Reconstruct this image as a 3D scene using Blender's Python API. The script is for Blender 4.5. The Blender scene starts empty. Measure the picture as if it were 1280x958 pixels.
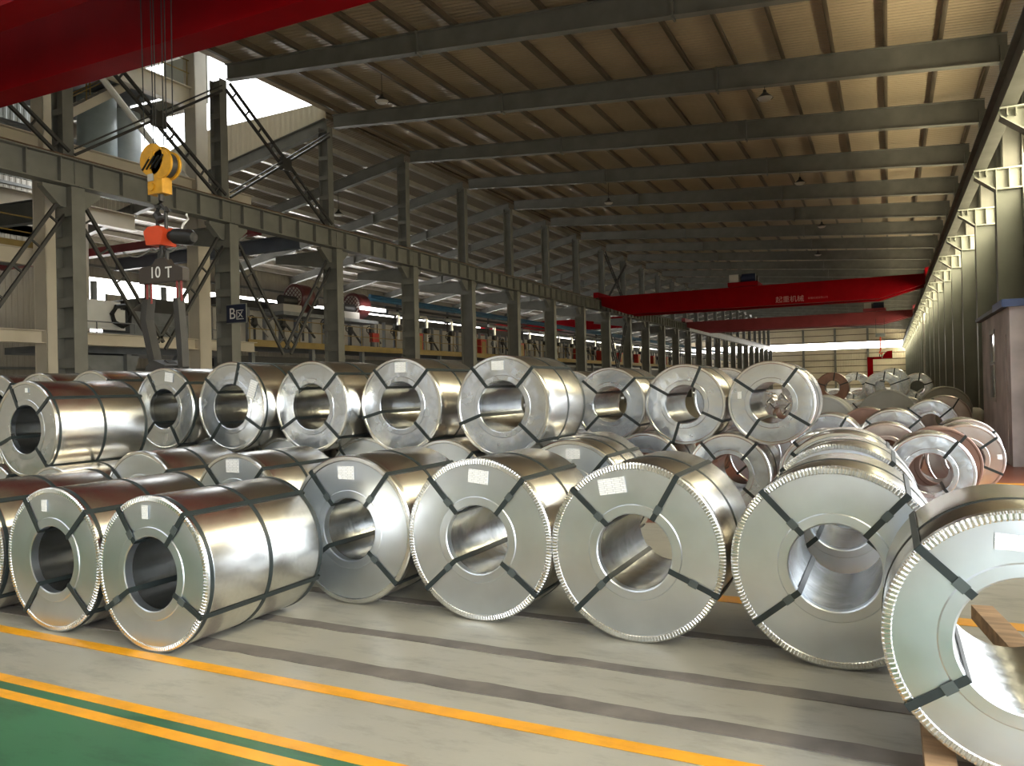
import bpy, math, random
from mathutils import Vector, Matrix
random.seed(7)
scene = bpy.context.scene
COL = scene.collection

# ------------------------------------------------------------------ camera
FPX, YAW, PITCH, ROLL, EYE = 974.285, math.radians(25.797), math.radians(.272), math.radians(1.265), 1.70
fw = Vector((-math.sin(YAW)*math.cos(PITCH), math.cos(YAW)*math.cos(PITCH), math.sin(PITCH)))
r0 = Vector((math.cos(YAW), math.sin(YAW), 0)); u0 = r0.cross(fw)
rt = r0*math.cos(ROLL)-u0*math.sin(ROLL); up = u0*math.cos(ROLL)+r0*math.sin(ROLL)
cd = bpy.data.cameras.new('camera'); cam = bpy.data.objects.new('camera', cd); COL.objects.link(cam)
cd.sensor_fit = 'HORIZONTAL'; cd.sensor_width = 36; cd.lens = FPX/1280*36; cd.clip_start = .05; cd.clip_end = 600
m = Matrix.Identity(4)
for i in range(3):
    m[i][0] = rt[i]; m[i][1] = up[i]; m[i][2] = -fw[i]
m[0][3], m[1][3], m[2][3] = 0, 0, EYE
cam.matrix_world = m
scene.camera = cam

# ------------------------------------------------------------------ world: overcast sky; daylight enters through the open end and the glazing
SKY = 1.0
EMIT_STRIP = 1.8
wd = bpy.data.worlds.new('overcast_sky'); scene.world = wd; wd.use_nodes = True
bg = wd.node_tree.nodes['Background']; bg.inputs[0].default_value = (.93, .97, 1, 1); bg.inputs[1].default_value = SKY
def portal(loc, rot, sx, sy):
    l = bpy.data.lights.new('sky_portal', 'AREA'); l.shape = 'RECTANGLE'; l.size = sx; l.size_y = sy
    l.cycles.is_portal = True
    o = bpy.data.objects.new('sky_portal', l); COL.objects.link(o); o.location = loc; o.rotation_euler = rot
NEAR_Y, FAR_Y = -22.0, 170.0
GATES = ((-15.0, 3.0), (9.4, 15.0)); GATE_H = 5.6                                             # open gateway bays in the side wall, beside and behind the camera
for _a, _b in GATES: portal((4.1, (_a+_b)/2, GATE_H/2), (0, math.radians(90), 0), GATE_H, _b-_a)
ADDED_ROOFLIGHTS = ((-19.3, -18.1), (-14.8, -13.6), (-10.3, -9.1), (-5.8, -4.6))                         # unseen rooflights added over the near bays to brighten the floor
LY0, LY1 = -16.0, 1.5
for _a, _b in ADDED_ROOFLIGHTS: portal(((_a+_b)/2, (LY0+LY1)/2, 13.9), (0, 0, 0), _b-_a, LY1-LY0)
portal((-28, 27.4, 16.6), (math.radians(-90), 0, 0), 12, 5)                           # open top of the process tower
vs = scene.view_settings
vs.view_transform = 'Standard'; vs.look = 'None'; vs.gamma = 1; vs.use_curve_mapping = False
vs.exposure = 3.2
scene.cycles.max_bounces = 10; scene.cycles.diffuse_bounces = 6; scene.cycles.glossy_bounces = 5
scene.cycles.sample_clamp_indirect = 6

# ------------------------------------------------------------------ materials
def mat(name, col, rough=.5, metal=0., var=.12, vscale=2., bump=0., bscale=8., bdist=.02, spec=None, emit=None, estr=0., detail=4., coords='Object', stretch=None, rand=False, rvar=0.):
    M = bpy.data.materials.new(name); M.use_nodes = True
    nt = M.node_tree; N = nt.nodes; L = nt.links; b = N['Principled BSDF']
    b.inputs['Roughness'].default_value = rough; b.inputs['Metallic'].default_value = metal
    if spec is not None: b.inputs['Specular IOR Level'].default_value = spec
    tc = N.new('ShaderNodeTexCoord'); vec = tc.outputs[coords]
    if rand:
        oi = N.new('ShaderNodeObjectInfo'); ad = N.new('ShaderNodeVectorMath'); ad.operation = 'MULTIPLY_ADD'
        cx = N.new('ShaderNodeCombineXYZ')
        for k in range(3): L.new(oi.outputs['Random'], cx.inputs[k])
        L.new(cx.outputs[0], ad.inputs[0]); ad.inputs[1].default_value = (37, 91, 53); L.new(vec, ad.inputs[2]); vec = ad.outputs[0]
    if stretch:
        mp = N.new('ShaderNodeMapping'); mp.inputs['Scale'].default_value = stretch; L.new(vec, mp.inputs[0]); vec = mp.outputs[0]
    if var > 0:
        n = N.new('ShaderNodeTexNoise'); n.inputs['Scale'].default_value = vscale; n.inputs['Detail'].default_value = detail; L.new(vec, n.inputs['Vector'])
        r = N.new('ShaderNodeValToRGB'); L.new(n.outputs[0], r.inputs[0])
        r.color_ramp.elements[0].position = .3; r.color_ramp.elements[1].position = .7
        r.color_ramp.elements[0].color = (*[c*(1-var) for c in col], 1); r.color_ramp.elements[1].color = (*[min(1, c*(1+var)) for c in col], 1)
        L.new(r.outputs[0], b.inputs['Base Color'])
        if rvar:
            mr = N.new('ShaderNodeMapRange'); mr.inputs[3].default_value = rough-rvar; mr.inputs[4].default_value = rough+rvar
            L.new(n.outputs[0], mr.inputs[0]); L.new(mr.outputs[0], b.inputs['Roughness'])
    else: b.inputs['Base Color'].default_value = (*col, 1)
    if bump > 0:
        n2 = N.new('ShaderNodeTexNoise'); n2.inputs['Scale'].default_value = bscale; n2.inputs['Detail'].default_value = 2; L.new(vec, n2.inputs['Vector'])
        bp = N.new('ShaderNodeBump'); bp.inputs['Strength'].default_value = bump; bp.inputs['Distance'].default_value = bdist
        L.new(n2.outputs[0], bp.inputs['Height']); L.new(bp.outputs[0], b.inputs['Normal'])
    if emit:
        b.inputs['Emission Color'].default_value = (*emit, 1); b.inputs['Emission Strength'].default_value = estr
    return M
def ribbed(name, col, axis, period, depth=.02, rough=.45, var=.12, vscale=.5, metal=0.):
    """profiled sheet: fine trapezoid ribs as relief, running across `axis`"""
    M = mat(name, col, rough, metal, var, vscale, stretch=None)
    nt = M.node_tree; N = nt.nodes; L = nt.links; b = N['Principled BSDF']
    tc = N.new('ShaderNodeTexCoord'); sx = N.new('ShaderNodeSeparateXYZ'); L.new(tc.outputs['Object'], sx.inputs[0])
    a = N.new('ShaderNodeMath'); a.operation = 'MULTIPLY'; a.inputs[1].default_value = 2*math.pi/period; L.new(sx.outputs[axis], a.inputs[0])
    s = N.new('ShaderNodeMath'); s.operation = 'SINE'; L.new(a.outputs[0], s.inputs[0])
    c = N.new('ShaderNodeMapRange'); c.inputs[1].default_value = -.4; c.inputs[2].default_value = .4; L.new(s.outputs[0], c.inputs[0])
    bp = N.new('ShaderNodeBump'); bp.inputs['Strength'].default_value = 1; bp.inputs['Distance'].default_value = depth
    L.new(c.outputs[0], bp.inputs['Height']); L.new(bp.outputs[0], b.inputs['Normal'])
    return M
def paper(name):
    """printed delivery label: rows of small grey print and a table grid on white paper"""
    M = mat(name, (.85, .86, .86), .6, 0, 0); nt = M.node_tree; N = nt.nodes; L = nt.links; b = N['Principled BSDF']
    tc = N.new('ShaderNodeTexCoord'); br = N.new('ShaderNodeTexBrick'); L.new(tc.outputs['Generated'], br.inputs[0])
    mp = N.new('ShaderNodeMapping'); mp.inputs['Rotation'].default_value = (math.radians(90), 0, 0); L.new(tc.outputs['Generated'], mp.inputs[0]); L.new(mp.outputs[0], br.inputs[0])
    br.offset = .3; br.inputs['Scale'].default_value = 1; br.inputs['Brick Width'].default_value = .3; br.inputs['Row Height'].default_value = .13; br.inputs['Mortar Size'].default_value = .012
    br.inputs['Color1'].default_value = (.88, .89, .88, 1); br.inputs['Color2'].default_value = (.8, .81, .81, 1); br.inputs['Mortar'].default_value = (.55, .56, .57, 1)
    L.new(br.outputs[0], b.inputs['Base Color']); return M
STEEL = mat('grey_green_steel_paint', (.165, .165, .15), .5, var=.16, vscale=1.5)
STEELD = mat('dark_steel_paint', (.035, .034, .034), .5, var=.2)
STEELR = mat('pale_grey_green_column_paint', (.24, .255, .225), .5, var=.1, vscale=1.)
STEELB = mat('pale_bracket_paint', (.30, .31, .27), .5, var=.1, vscale=1.)
BEIGE = mat('beige_steel_paint', (.62, .56, .46), .5, var=.08, vscale=1.)
RAIL = mat('rusty_rail', (.11, .06, .03), .7, var=.3, vscale=6)
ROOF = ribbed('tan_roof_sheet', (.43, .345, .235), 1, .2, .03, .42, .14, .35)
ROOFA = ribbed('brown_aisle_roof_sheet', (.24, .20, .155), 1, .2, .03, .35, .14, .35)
PURL = mat('purlin_paint', (.13, .10, .07), .4, var=.15, vscale=1)
PURLA = mat('galvanised_purlin', (.55, .53, .49), .3, .6, var=.15, vscale=1)
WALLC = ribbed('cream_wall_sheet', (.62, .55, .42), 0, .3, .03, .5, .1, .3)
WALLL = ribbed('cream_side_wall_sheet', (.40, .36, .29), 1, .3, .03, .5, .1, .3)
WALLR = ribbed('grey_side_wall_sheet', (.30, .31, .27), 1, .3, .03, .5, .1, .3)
GLOW = mat('daylight_panel', (.8, .8, .78), .5, var=0, emit=(1, .98, .94), estr=EMIT_STRIP)
GLOWR = mat('warm_daylight_panel', (.8, .76, .6), .5, var=0, emit=(1, .88, .58), estr=2.7)
RED = mat('red_crane_paint', (.22, .003, .006), .5, var=.12, vscale=1, spec=.03)
REDD = mat('old_red_crane_paint', (.26, .035, .045), .5, var=.15, vscale=1)
WHITE = mat('white_paint', (.75, .75, .73), .5, var=.06)
BLACK = mat('black_paint', (.012, .012, .012), .45, var=0)
YEL = mat('yellow_machine_paint', (.62, .31, .02), .4, var=.18, vscale=6)
YELR = mat('yellow_rail_paint', (.27, .185, .05), .5, var=.15)
ORANGE = mat('orange_red_paint', (.65, .07, .02), .45, var=.1)
MAROON = mat('maroon_paint', (.09, .022, .022), .3, var=.15)
GREYM = mat('grey_machine_paint', (.19, .20, .21), .5, var=.2, vscale=2)
BLUEP = mat('blue_pipe_paint', (.03, .11, .20), .35, var=.15)
NAVY = mat('navy_sign_paint', (.012, .018, .05), .4, var=0)
REDC = mat('red_cabinet_paint', (.45, .025, .015), .4, var=.1)
PALEP = mat('pale_panel', (.42, .40, .37), .5, var=.15, vscale=.8)
CHROME = mat('bright_duct_metal', (.75, .75, .74), .28, 1., var=.08)
ROPE = mat('wire_rope', (.02, .02, .02), .6, var=0)
WOOD = mat('raw_timber', (.42, .27, .15), .7, var=.3, vscale=3, stretch=(1, 6, 6))
PLASTER = mat('stained_plaster', (.52, .46, .44), .8, var=.25, vscale=1.6)
SACK = mat('white_sack', (.62, .60, .57), .8, var=.15, bump=.4, bscale=12)
GLASSD = mat('dim_window_glass', (.25, .28, .30), .1, var=.1)
FLOOR = mat('grey_green_epoxy_floor', (.35, .338, .285), .33, var=.13, vscale=1.1, detail=8, bump=.03, bscale=25, rvar=.08)
def worn(M, amt):
    nt = M.node_tree; N = nt.nodes; L = nt.links; b = N['Principled BSDF']; src = b.inputs['Base Color'].links[0].from_socket
    tc = N.new('ShaderNodeTexCoord'); mx = N.new('ShaderNodeMixRGB'); mx.blend_type = 'MULTIPLY'
    mp = N.new('ShaderNodeMapping'); mp.inputs['Scale'].default_value = (.9, 2.6, 1); L.new(tc.outputs['Object'], mp.inputs[0])
    n = N.new('ShaderNodeTexNoise'); n.inputs['Scale'].default_value = 2.4; n.inputs['Detail'].default_value = 10; n.inputs['Roughness'].default_value = .72; L.new(mp.outputs[0], n.inputs['Vector'])
    r = N.new('ShaderNodeValToRGB'); r.color_ramp.elements[0].position = .33; r.color_ramp.elements[1].position = .5; r.color_ramp.elements[0].color = (1-amt, 1-amt, 1-amt, 1); r.color_ramp.elements[1].color = (1, 1, 1, 1)
    L.new(n.outputs[0], r.inputs[0]); mx.inputs[0].default_value = 1; L.new(src, mx.inputs[1]); L.new(r.outputs[0], mx.inputs[2]); L.new(mx.outputs[0], b.inputs['Base Color'])
worn(FLOOR, .28)
GREENF = mat('green_epoxy_floor', (.04, .14, .07), .35, var=.2, vscale=1.6, detail=8, rvar=.08)
REDF = mat('red_brown_floor', (.20, .065, .038), .35, var=.2, vscale=1.2, detail=7)
YELF = mat('yellow_line_paint', (.80, .36, .012), .35, var=.12, vscale=5, detail=8)
STRIP = mat('dark_rubber_strip', (.15, .135, .12), .6, var=.3, vscale=4, detail=8)
worn(GREENF, .35); worn(YELF, .18)
YARD = mat('outdoor_concrete', (.50, .49, .46), .8, var=.1, vscale=.3)
FACE = mat('galvanised_end_sheet', (.70, .755, .82), .33, 1., var=.07, vscale=3, bump=.26, bscale=2.8, bdist=.03, rand=True, rvar=.05)
FACEU = mat('dented_galvanised_end_sheet', (.68, .725, .79), .26, 1., var=.08, vscale=4, bump=.5, bscale=4.4, bdist=.03, rand=True, rvar=.05)
BODY = mat('galvanised_wrap_sheet', (.78, .76, .72), .27, 1., var=.07, vscale=40, bump=.05, bscale=5., bdist=.02, rand=True)
BORE = mat('galvanised_bore_sheet', (.55, .56, .56), .25, 1., var=.2, vscale=4, bump=.3, bscale=7., bdist=.02, rand=True)
RING = mat('bright_edge_ring', (.80, .81, .80), .25, 1., var=.05)
STRAP = mat('dark_green_steel_strap', (.018, .026, .027), .45, 0., var=.2, vscale=10)
SEAL = mat('strap_seal', (.10, .12, .12), .4, .4, var=.05)
LABEL = paper('printed_label_paper')
BROWNF = mat('brown_reflection_sheet', (.22, .13, .10), .45, .35, var=.2, vscale=3, bump=.3, bscale=4, rand=True)  # silver sheet coloured brown to imitate reflections of the hall
PINKF = mat('copper_reflection_end_sheet', (.68, .60, .57), .28, 1., var=.12, vscale=3, bump=.35, bscale=4, rand=True)  # silver sheet tinted copper to imitate the red floor's reflection
GREYW = mat('matte_grey_wrap', (.25, .25, .23), .6, .2, var=.1, vscale=2)

CLEAR = bpy.data.materials.new('added_rooflight_sheet'); CLEAR.use_nodes = True
_n = CLEAR.node_tree.nodes; _l = CLEAR.node_tree.links; _t = _n.new('ShaderNodeBsdfTransparent'); _x = _n.new('ShaderNodeMixShader'); _x.inputs[0].default_value = .25
_l.new(_t.outputs[0], _x.inputs[1]); _l.new(_n['Principled BSDF'].outputs[0], _x.inputs[2]); _l.new(_x.outputs[0], _n['Material Output'].inputs[0])

# ------------------------------------------------------------------ mesh helpers
class MB:
    def __init__(s): s.v = []; s.f = []
    def box(s, x0, x1, y0, y1, z0, z1):
        b = len(s.v)
        s.v += [(x0,y0,z0),(x1,y0,z0),(x1,y1,z0),(x0,y1,z0),(x0,y0,z1),(x1,y0,z1),(x1,y1,z1),(x0,y1,z1)]
        s.f += [tuple(b+i for i in q) for q in ((0,3,2,1),(4,5,6,7),(0,1,5,4),(1,2,6,5),(2,3,7,6),(3,0,4,7))]; return s
    def bar(s, p, q, w, h, ref=(0,0,1)):
        p = Vector(p); q = Vector(q); d = (q-p).normalized(); ref = Vector(ref)
        if abs(d.dot(ref)) > .98: ref = Vector((1,0,0))
        a = d.cross(ref).normalized(); c = a.cross(d); b = len(s.v)
        for o in (p, q):
            for i, j in ((-1,-1),(1,-1),(1,1),(-1,1)): s.v.append(tuple(o+a*(i*w/2)+c*(j*h/2)))
        s.f += [tuple(b+i for i in k) for k in ((0,1,2,3),(7,6,5,4),(0,4,5,1),(1,5,6,2),(2,6,7,3),(3,7,4,0))]; return s
    def ibeam(s, p, q, depth, width, t=.03, ref=(0,0,1)):
        p = Vector(p); q = Vector(q); d = (q-p).normalized(); ref = Vector(ref)
        a = d.cross(ref).normalized(); c = a.cross(d)
        s.bar(p, q, t, depth, ref)
        for k in (-1, 1): s.bar(p+c*(k*(depth/2-t/2)), q+c*(k*(depth/2-t/2)), width, t, ref)
        return s
    def tube(s, pts, r, n=8, caps=True):
        pts = [Vector(p) for p in pts]; rings = []
        for i, p in enumerate(pts):
            d = (pts[min(i+1, len(pts)-1)]-pts[max(i-1, 0)]).normalized()
            ref = Vector((0,0,1)) if abs(d.z) < .9 else Vector((1,0,0))
            a = d.cross(ref).normalized(); c = a.cross(d); b = len(s.v)
            rr = r[i] if isinstance(r, (list, tuple)) else r
            for k in range(n):
                t = 2*math.pi*k/n; s.v.append(tuple(p+a*(rr*math.cos(t))+c*(rr*math.sin(t))))
            rings.append(b)
        for b0, b1 in zip(rings, rings[1:]):
            for k in range(n): s.f.append((b0+k, b0+(k+1)%n, b1+(k+1)%n, b1+k))
        if caps:
            s.f.append(tuple(rings[0]+k for k in range(n))[::-1]); s.f.append(tuple(rings[-1]+k for k in range(n)))
        return s
    def prism(s, poly, y0, y1, plane='xz'):
        b = len(s.v); n = len(poly)
        for y in (y0, y1):
            for (a, c) in poly: s.v.append((a, y, c) if plane == 'xz' else ((y, a, c) if plane == 'yz' else (a, c, y)))
        s.f.append(tuple(b+i for i in range(n))); s.f.append(tuple(b+n+i for i in range(n))[::-1])
        for i in range(n): j = (i+1)%n; s.f.append((b+i, b+n+i, b+n+j, b+j))
        return s
    def lathe_y(s, prof, n=72, closed=False, a0=0.):
        b = len(s.v); m_ = len(prof)
        for k in range(n):
            t = 2*math.pi*k/n+a0
            for (r, y) in prof: s.v.append((r*math.cos(t), y, r*math.sin(t)))
        for k in range(n):
            k2 = (k+1)%n
            for i in range(m_ if closed else m_-1):
                j = (i+1)%m_; s.f.append((b+k*m_+i, b+k2*m_+i, b+k2*m_+j, b+k*m_+j))
        return s
    def mesh(s, name, smooth=False, ang=35):
        me = bpy.data.meshes.new(name); me.from_pydata(s.v, [], s.f); me.validate(); me.update()
        if smooth:
            me.shade_smooth(); me.set_sharp_from_angle(angle=math.radians(ang))
        return me
def link(name, me, mt, parent=None, loc=None, rot=None):
    o = bpy.data.objects.new(name, me); COL.objects.link(o)
    if me is not None and mt is not None:
        if len(me.materials) == 0: me.materials.append(mt)
        elif me.materials[0] != mt:
            o.material_slots[0].link = 'OBJECT'; o.material_slots[0].material = mt
    if loc is not None: o.location = loc
    if rot is not None: o.rotation_euler = rot
    if parent is not None: o.parent = parent
    return o
def ob(name, mb, mt, parent=None, loc=None, rot=None, smooth=False):
    return link(name, mb.mesh(name, smooth), mt, parent, loc, rot)
def tag(o, label, cat, group=None):
    o['label'] = label; o['category'] = cat
    if group: o['group'] = group
    return o
def thing(name, label, cat, loc=(0,0,0), group=None):
    return tag(link(name, None, None, None, loc), label, cat, group)
def struct(name, mb, mt, parent=None):
    o = ob(name, mb, mt, parent); o['kind'] = 'structure'; return o
def text(body, size, mt, parent, loc, rot, name='lettering', extr=.003):
    c = bpy.data.curves.new(name, 'FONT'); c.body = body; c.size = size; c.extrude = extr; c.align_x = 'CENTER'; c.align_y = 'CENTER'
    tmp = bpy.data.objects.new('tmp_text', c); COL.objects.link(tmp); bpy.context.view_layer.update()
    me = bpy.data.meshes.new_from_object(tmp.evaluated_get(bpy.context.evaluated_depsgraph_get())); bpy.data.objects.remove(tmp); me.materials.clear(); me.materials.append(mt)
    o = bpy.data.objects.new(name, me); COL.objects.link(o); o.parent = parent; o.location = loc; o.rotation_euler = rot
    return o
ORD = ['first','second','third','fourth','fifth','sixth','seventh','eighth','ninth','tenth','eleventh','twelfth','thirteenth','fourteenth','fifteenth','sixteenth','seventeenth','eighteenth','nineteenth','twentieth']
_T = {2: 'twenty', 3: 'thirty'}
for _k in range(20, 40): ORD.append(('twentieth' if _k == 19 else _T[(_k+1)//10]+'-'+ORD[(_k+1) % 10-1]) if (_k+1) % 10 else {29: 'thirtieth', 39: 'fortieth'}[_k])
H90 = math.pi/2

# ------------------------------------------------------------------ layout numbers
XL, XR, XW, XLW = -21.5, 2.95, 3.75, -40.0
COLY = [14.97+6*n for n in range(-6, 26)]
def zr(x):    # underside of the main rafters / upper edge of rafters
    return 13.55+(x-XL)*(11.75-13.55)/(3.0-XL)
def za(x):    # upper edge of the aisle rafters
    return 13.5+(x-XL)*.185

# ------------------------------------------------------------------ floor
fl = struct('floor', MB().box(-45, 6, NEAR_Y, FAR_Y, -.3, 0), FLOOR)
struct('ground_outside', MB().box(-120, 90, -90, NEAR_Y-.02, -.35, -.02).box(6.0, 90, NEAR_Y-.02, 200, -.35, -.02), YARD)
ob('green_walkway', MB().box(-21, 2.4, .6, 2.79, 0, .002), GREENF, fl)
ob('painted_gap', MB().box(-21, 2.4, 2.79, 2.88, 0, .002), GREENF, fl)
for y0, y1 in ((2.71, 2.79), (2.868, 2.948), (3.47, 3.57)): ob('painted_line', MB().box(-21, 2.4, y0, y1, .0021, .004), YELF, fl)
ob('painted_line', MB().box(-1.9, 2.4, 6.12, 6.3, .002, .004), YELF, fl)
ob('red_floor_area', MB().box(-6, 2.9, 9.3, 60, 0, .002), REDF, fl)
for y in (10.9, 11.75, 12.7, 14.4): ob('painted_line', MB().box(.75, 2.4, y-.06, y+.06, .0021, .004), YELF, fl)
ob('painted_line', MB().box(1.22, 1.34, 9.6, 13.9, .0021, .0045), YELF, fl)
def strip(yc, w, x0, x1, seed):
    rn = random.Random(seed); s = MB(); n = 60; top = []
    ys = []
    for i in range(n+1):
        ys.append((yc-w/2+rn.uniform(-.012, .012), yc+w/2+rn.uniform(-.012, .012)))
    for i in range(n):
        xa = x0+(x1-x0)*i/n; xb = x0+(x1-x0)*(i+1)/n; b = len(s.v)
        s.v += [(xa, ys[i][0], 0), (xa, ys[i][0], .006), (xa, ys[i][1], .006), (xa, ys[i][1], 0), (xb, ys[i+1][0], 0), (xb, ys[i+1][0], .006), (xb, ys[i+1][1], .006), (xb, ys[i+1][1], 0)]
        s.f += [(b, b+1, b+5, b+4), (b+1, b+2, b+6, b+5), (b+2, b+3, b+7, b+6)]
    return ob('rubber_strip', s, STRIP, fl)
strip(3.87, .15, -9, 1.6, 1); strip(4.47, .12, -9, 1.6, 2); strip(5.25, .12, -9, 1.6, 3)

# ------------------------------------------------------------------ roof, rafters, purlins
roof = MB()
e = .28
def slab(s_, x0, x1, y0, y1, t=.06): s_.prism([(x0, zr(x0)+e), (x1, zr(x1)+e), (x1, zr(x1)+e+t), (x0, zr(x0)+e+t)], y0, y1)
slab(roof, XL-.3, XW+.3, LY1, FAR_Y); slab(roof, XL-.3, XW+.3, NEAR_Y, LY0)
xs_ = [XL-.3]+[q for ab in ADDED_ROOFLIGHTS for q in ab]+[XW+.3]
for i in range(0, len(xs_), 2): slab(roof, xs_[i], xs_[i+1], LY0, LY1)
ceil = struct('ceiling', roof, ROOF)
for k_, (a_, b_) in enumerate(ADDED_ROOFLIGHTS):
    s_ = MB(); slab(s_, a_, b_, LY0, LY1, .02); struct('window_%d' % (5+k_), s_, CLEAR)  # clear panes of the added, unseen rooflights
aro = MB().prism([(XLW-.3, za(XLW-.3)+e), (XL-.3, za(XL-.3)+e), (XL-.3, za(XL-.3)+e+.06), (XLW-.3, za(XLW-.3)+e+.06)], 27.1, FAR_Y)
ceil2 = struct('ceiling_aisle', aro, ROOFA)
ob('ridge_cap', MB().box(XL-.7, XL+.3, 27.1, FAR_Y, 13.86, 13.95).box(XL-.4, XL-.34, 27.1, FAR_Y, 13.6, 13.9), PURL, ceil2)
def rafter_mesh(x0, x1, zf, d0, d1, nm):
    s = MB(); t = .03
    s.prism([(x0, zf(x0)), (x1, zf(x1)), (x1, zf(x1)-d1), (x0, zf(x0)-d0)], -.02, .02)
    s.prism([(x0, zf(x0)-d0), (x1, zf(x1)-d1), (x1, zf(x1)-d1-t), (x0, zf(x0)-d0-t)], -.14, .14)
    s.prism([(x0, zf(x0)+t), (x1, zf(x1)+t), (x1, zf(x1)), (x0, zf(x0))], -.14, .14)
    L_ = x1-x0
    for k in (.33, .66):
        x = x0+L_*k; dd = d0+(d1-d0)*k
        s.box(x-.03, x+.03, -.15, .15, zf(x)-dd-.1, zf(x)+.05)
    return s.mesh(nm)
rm = rafter_mesh(XL+.2, XR+.4, zr, .5, .8, 'rafter'); am = rafter_mesh(XLW+.1, XL-.2, za, .45, .5, 'aisle_rafter')
for y in COLY:
    link('rafter', rm, STEEL, ceil, (0, y, 0))
    if y > 26: link('rafter', am, STEEL, ceil2, (0, y, 0))
pm = MB().box(-.035, .035, NEAR_Y, FAR_Y, 0, .22).box(-.035, .09, NEAR_Y, FAR_Y, 0, .02).mesh('purlin')
x = XL+.6
while x < XW:
    link('purlin', pm, PURL, ceil, (x, 0, zr(x)+.045)); x += 1.5
pm2 = MB().box(-.02, .02, 27.1, FAR_Y, 0, .24).box(-.22, .02, 27.1, FAR_Y, 0, .02).mesh('purlin')
x = XL-1
while x > XLW:
    link('purlin', pm2, PURLA, ceil2, (x, 0, za(x)+.045)); x -= 1.3

# ------------------------------------------------------------------ walls
# far wall with its daylight strip
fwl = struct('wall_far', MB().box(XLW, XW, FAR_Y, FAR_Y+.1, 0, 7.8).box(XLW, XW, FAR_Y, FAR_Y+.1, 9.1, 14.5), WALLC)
for z in [.6+1.25*k for k in range(11)]:
    if not 7.6 < z < 9.2: ob('girt', MB().box(XLW, XW, FAR_Y-.12, FAR_Y-.01, z-.07, z+.07), PURL, fwl)
for x in (-33.5, -27.5, -15.6, -9.6, -3.6): ob('wall_post', MB().box(x-.2, x+.2, FAR_Y-.4, FAR_Y-.12, 0, 7.75).box(x-.2, x+.2, FAR_Y-.4, FAR_Y-.12, 9.15, 12), STEEL, fwl)
w1 = struct('window_1', MB().box(XLW, XW-.3, FAR_Y+.02, FAR_Y+.06, 7.8, 9.1), GLOW)
# right wall
rw = MB().box(XW, XW+.08, NEAR_Y, FAR_Y, 8.3, 11.9).box(XW, XW+.08, NEAR_Y, FAR_Y, GATE_H, 7.1)
ys_ = [NEAR_Y]+[q for ab in GATES for q in ab]+[FAR_Y]
for i in range(0, len(ys_), 2): rw.box(XW, XW+.08, ys_[i], ys_[i+1], 0, GATE_H)
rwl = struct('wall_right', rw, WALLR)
w2 = struct('window_2', MB().box(XW+.03, XW+.06, NEAR_Y, FAR_Y, 7.1, 8.3), GLOWR)
mu = MB().box(-.05, .05, -.04, .04, 7.1, 8.3).mesh('mullion')
for y in COLY[:18]:
    for k in (1.5, 3, 4.5): link('mullion', mu, STEEL, w2, (XW-.02, y+k, 0))
for z in (1.2, 2.6, 4.0, 5.4):
    ob('girt', MB().box(XW-.12, XW, GATES[1][1], FAR_Y, z-.05, z+.05), STEEL, rwl)
# left wall of the aisle, one storey of cream sheet with a daylight strip
lw = MB().box(XLW-.08, XLW, 10, FAR_Y, 0, 5.0).box(XLW-.08, XLW, 10, 28.6, 5.0, 7.5).box(XLW-.08, XLW, 33, FAR_Y, 5.0, 7.5).box(XLW-.08, XLW, 10, FAR_Y, 8.35, 10.6)
lw.box(XLW-.08, XLW, 10, 26.8, 7.5, 8.35).box(XLW-.08, XLW, 29.9, 30.9, 5.0, 7.5).box(XLW-.08, XLW, 10, 27, 10, 14.5)
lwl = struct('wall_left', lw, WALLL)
for z in (1.5, 3.2, 4.9, 9.0, 11.0, 12.6):
    ob('girt', MB().box(XLW, XLW+.14, 10, FAR_Y if z < 10 else 27, z-.07, z+.07), STEEL, lwl)
w3 = struct('window_3', MB().box(XLW-.06, XLW-.03, 26.8, FAR_Y, 7.5, 8.35), GLOW)
w4 = struct('window_4', MB().box(XLW-.06, XLW-.03, 28.6, 29.9, 5.0, 7.5).box(XLW-.06, XLW-.03, 30.9, 33, 5.0, 7.5), GLOW)
for y in (28.6, 29.9, 30.9, 33): ob('mullion', MB().box(XLW-.02, XLW+.05, y-.06, y+.06, 5, 7.5), STEEL, w4)
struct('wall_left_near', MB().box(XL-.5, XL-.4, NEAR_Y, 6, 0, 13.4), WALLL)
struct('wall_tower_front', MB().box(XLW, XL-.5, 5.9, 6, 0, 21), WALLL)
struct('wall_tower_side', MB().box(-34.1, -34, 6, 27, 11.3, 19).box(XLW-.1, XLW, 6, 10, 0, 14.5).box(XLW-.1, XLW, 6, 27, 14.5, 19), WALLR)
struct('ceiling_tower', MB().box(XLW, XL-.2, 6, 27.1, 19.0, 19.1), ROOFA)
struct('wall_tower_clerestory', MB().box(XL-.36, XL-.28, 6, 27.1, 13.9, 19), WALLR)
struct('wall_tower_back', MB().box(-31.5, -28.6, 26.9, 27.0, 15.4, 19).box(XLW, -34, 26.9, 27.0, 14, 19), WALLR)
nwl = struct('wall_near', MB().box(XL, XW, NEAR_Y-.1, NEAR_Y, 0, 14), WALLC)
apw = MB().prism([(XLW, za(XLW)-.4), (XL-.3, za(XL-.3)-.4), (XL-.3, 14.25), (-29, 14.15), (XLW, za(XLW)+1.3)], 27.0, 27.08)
gw = struct('wall_gable', apw, WALLC)

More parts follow.
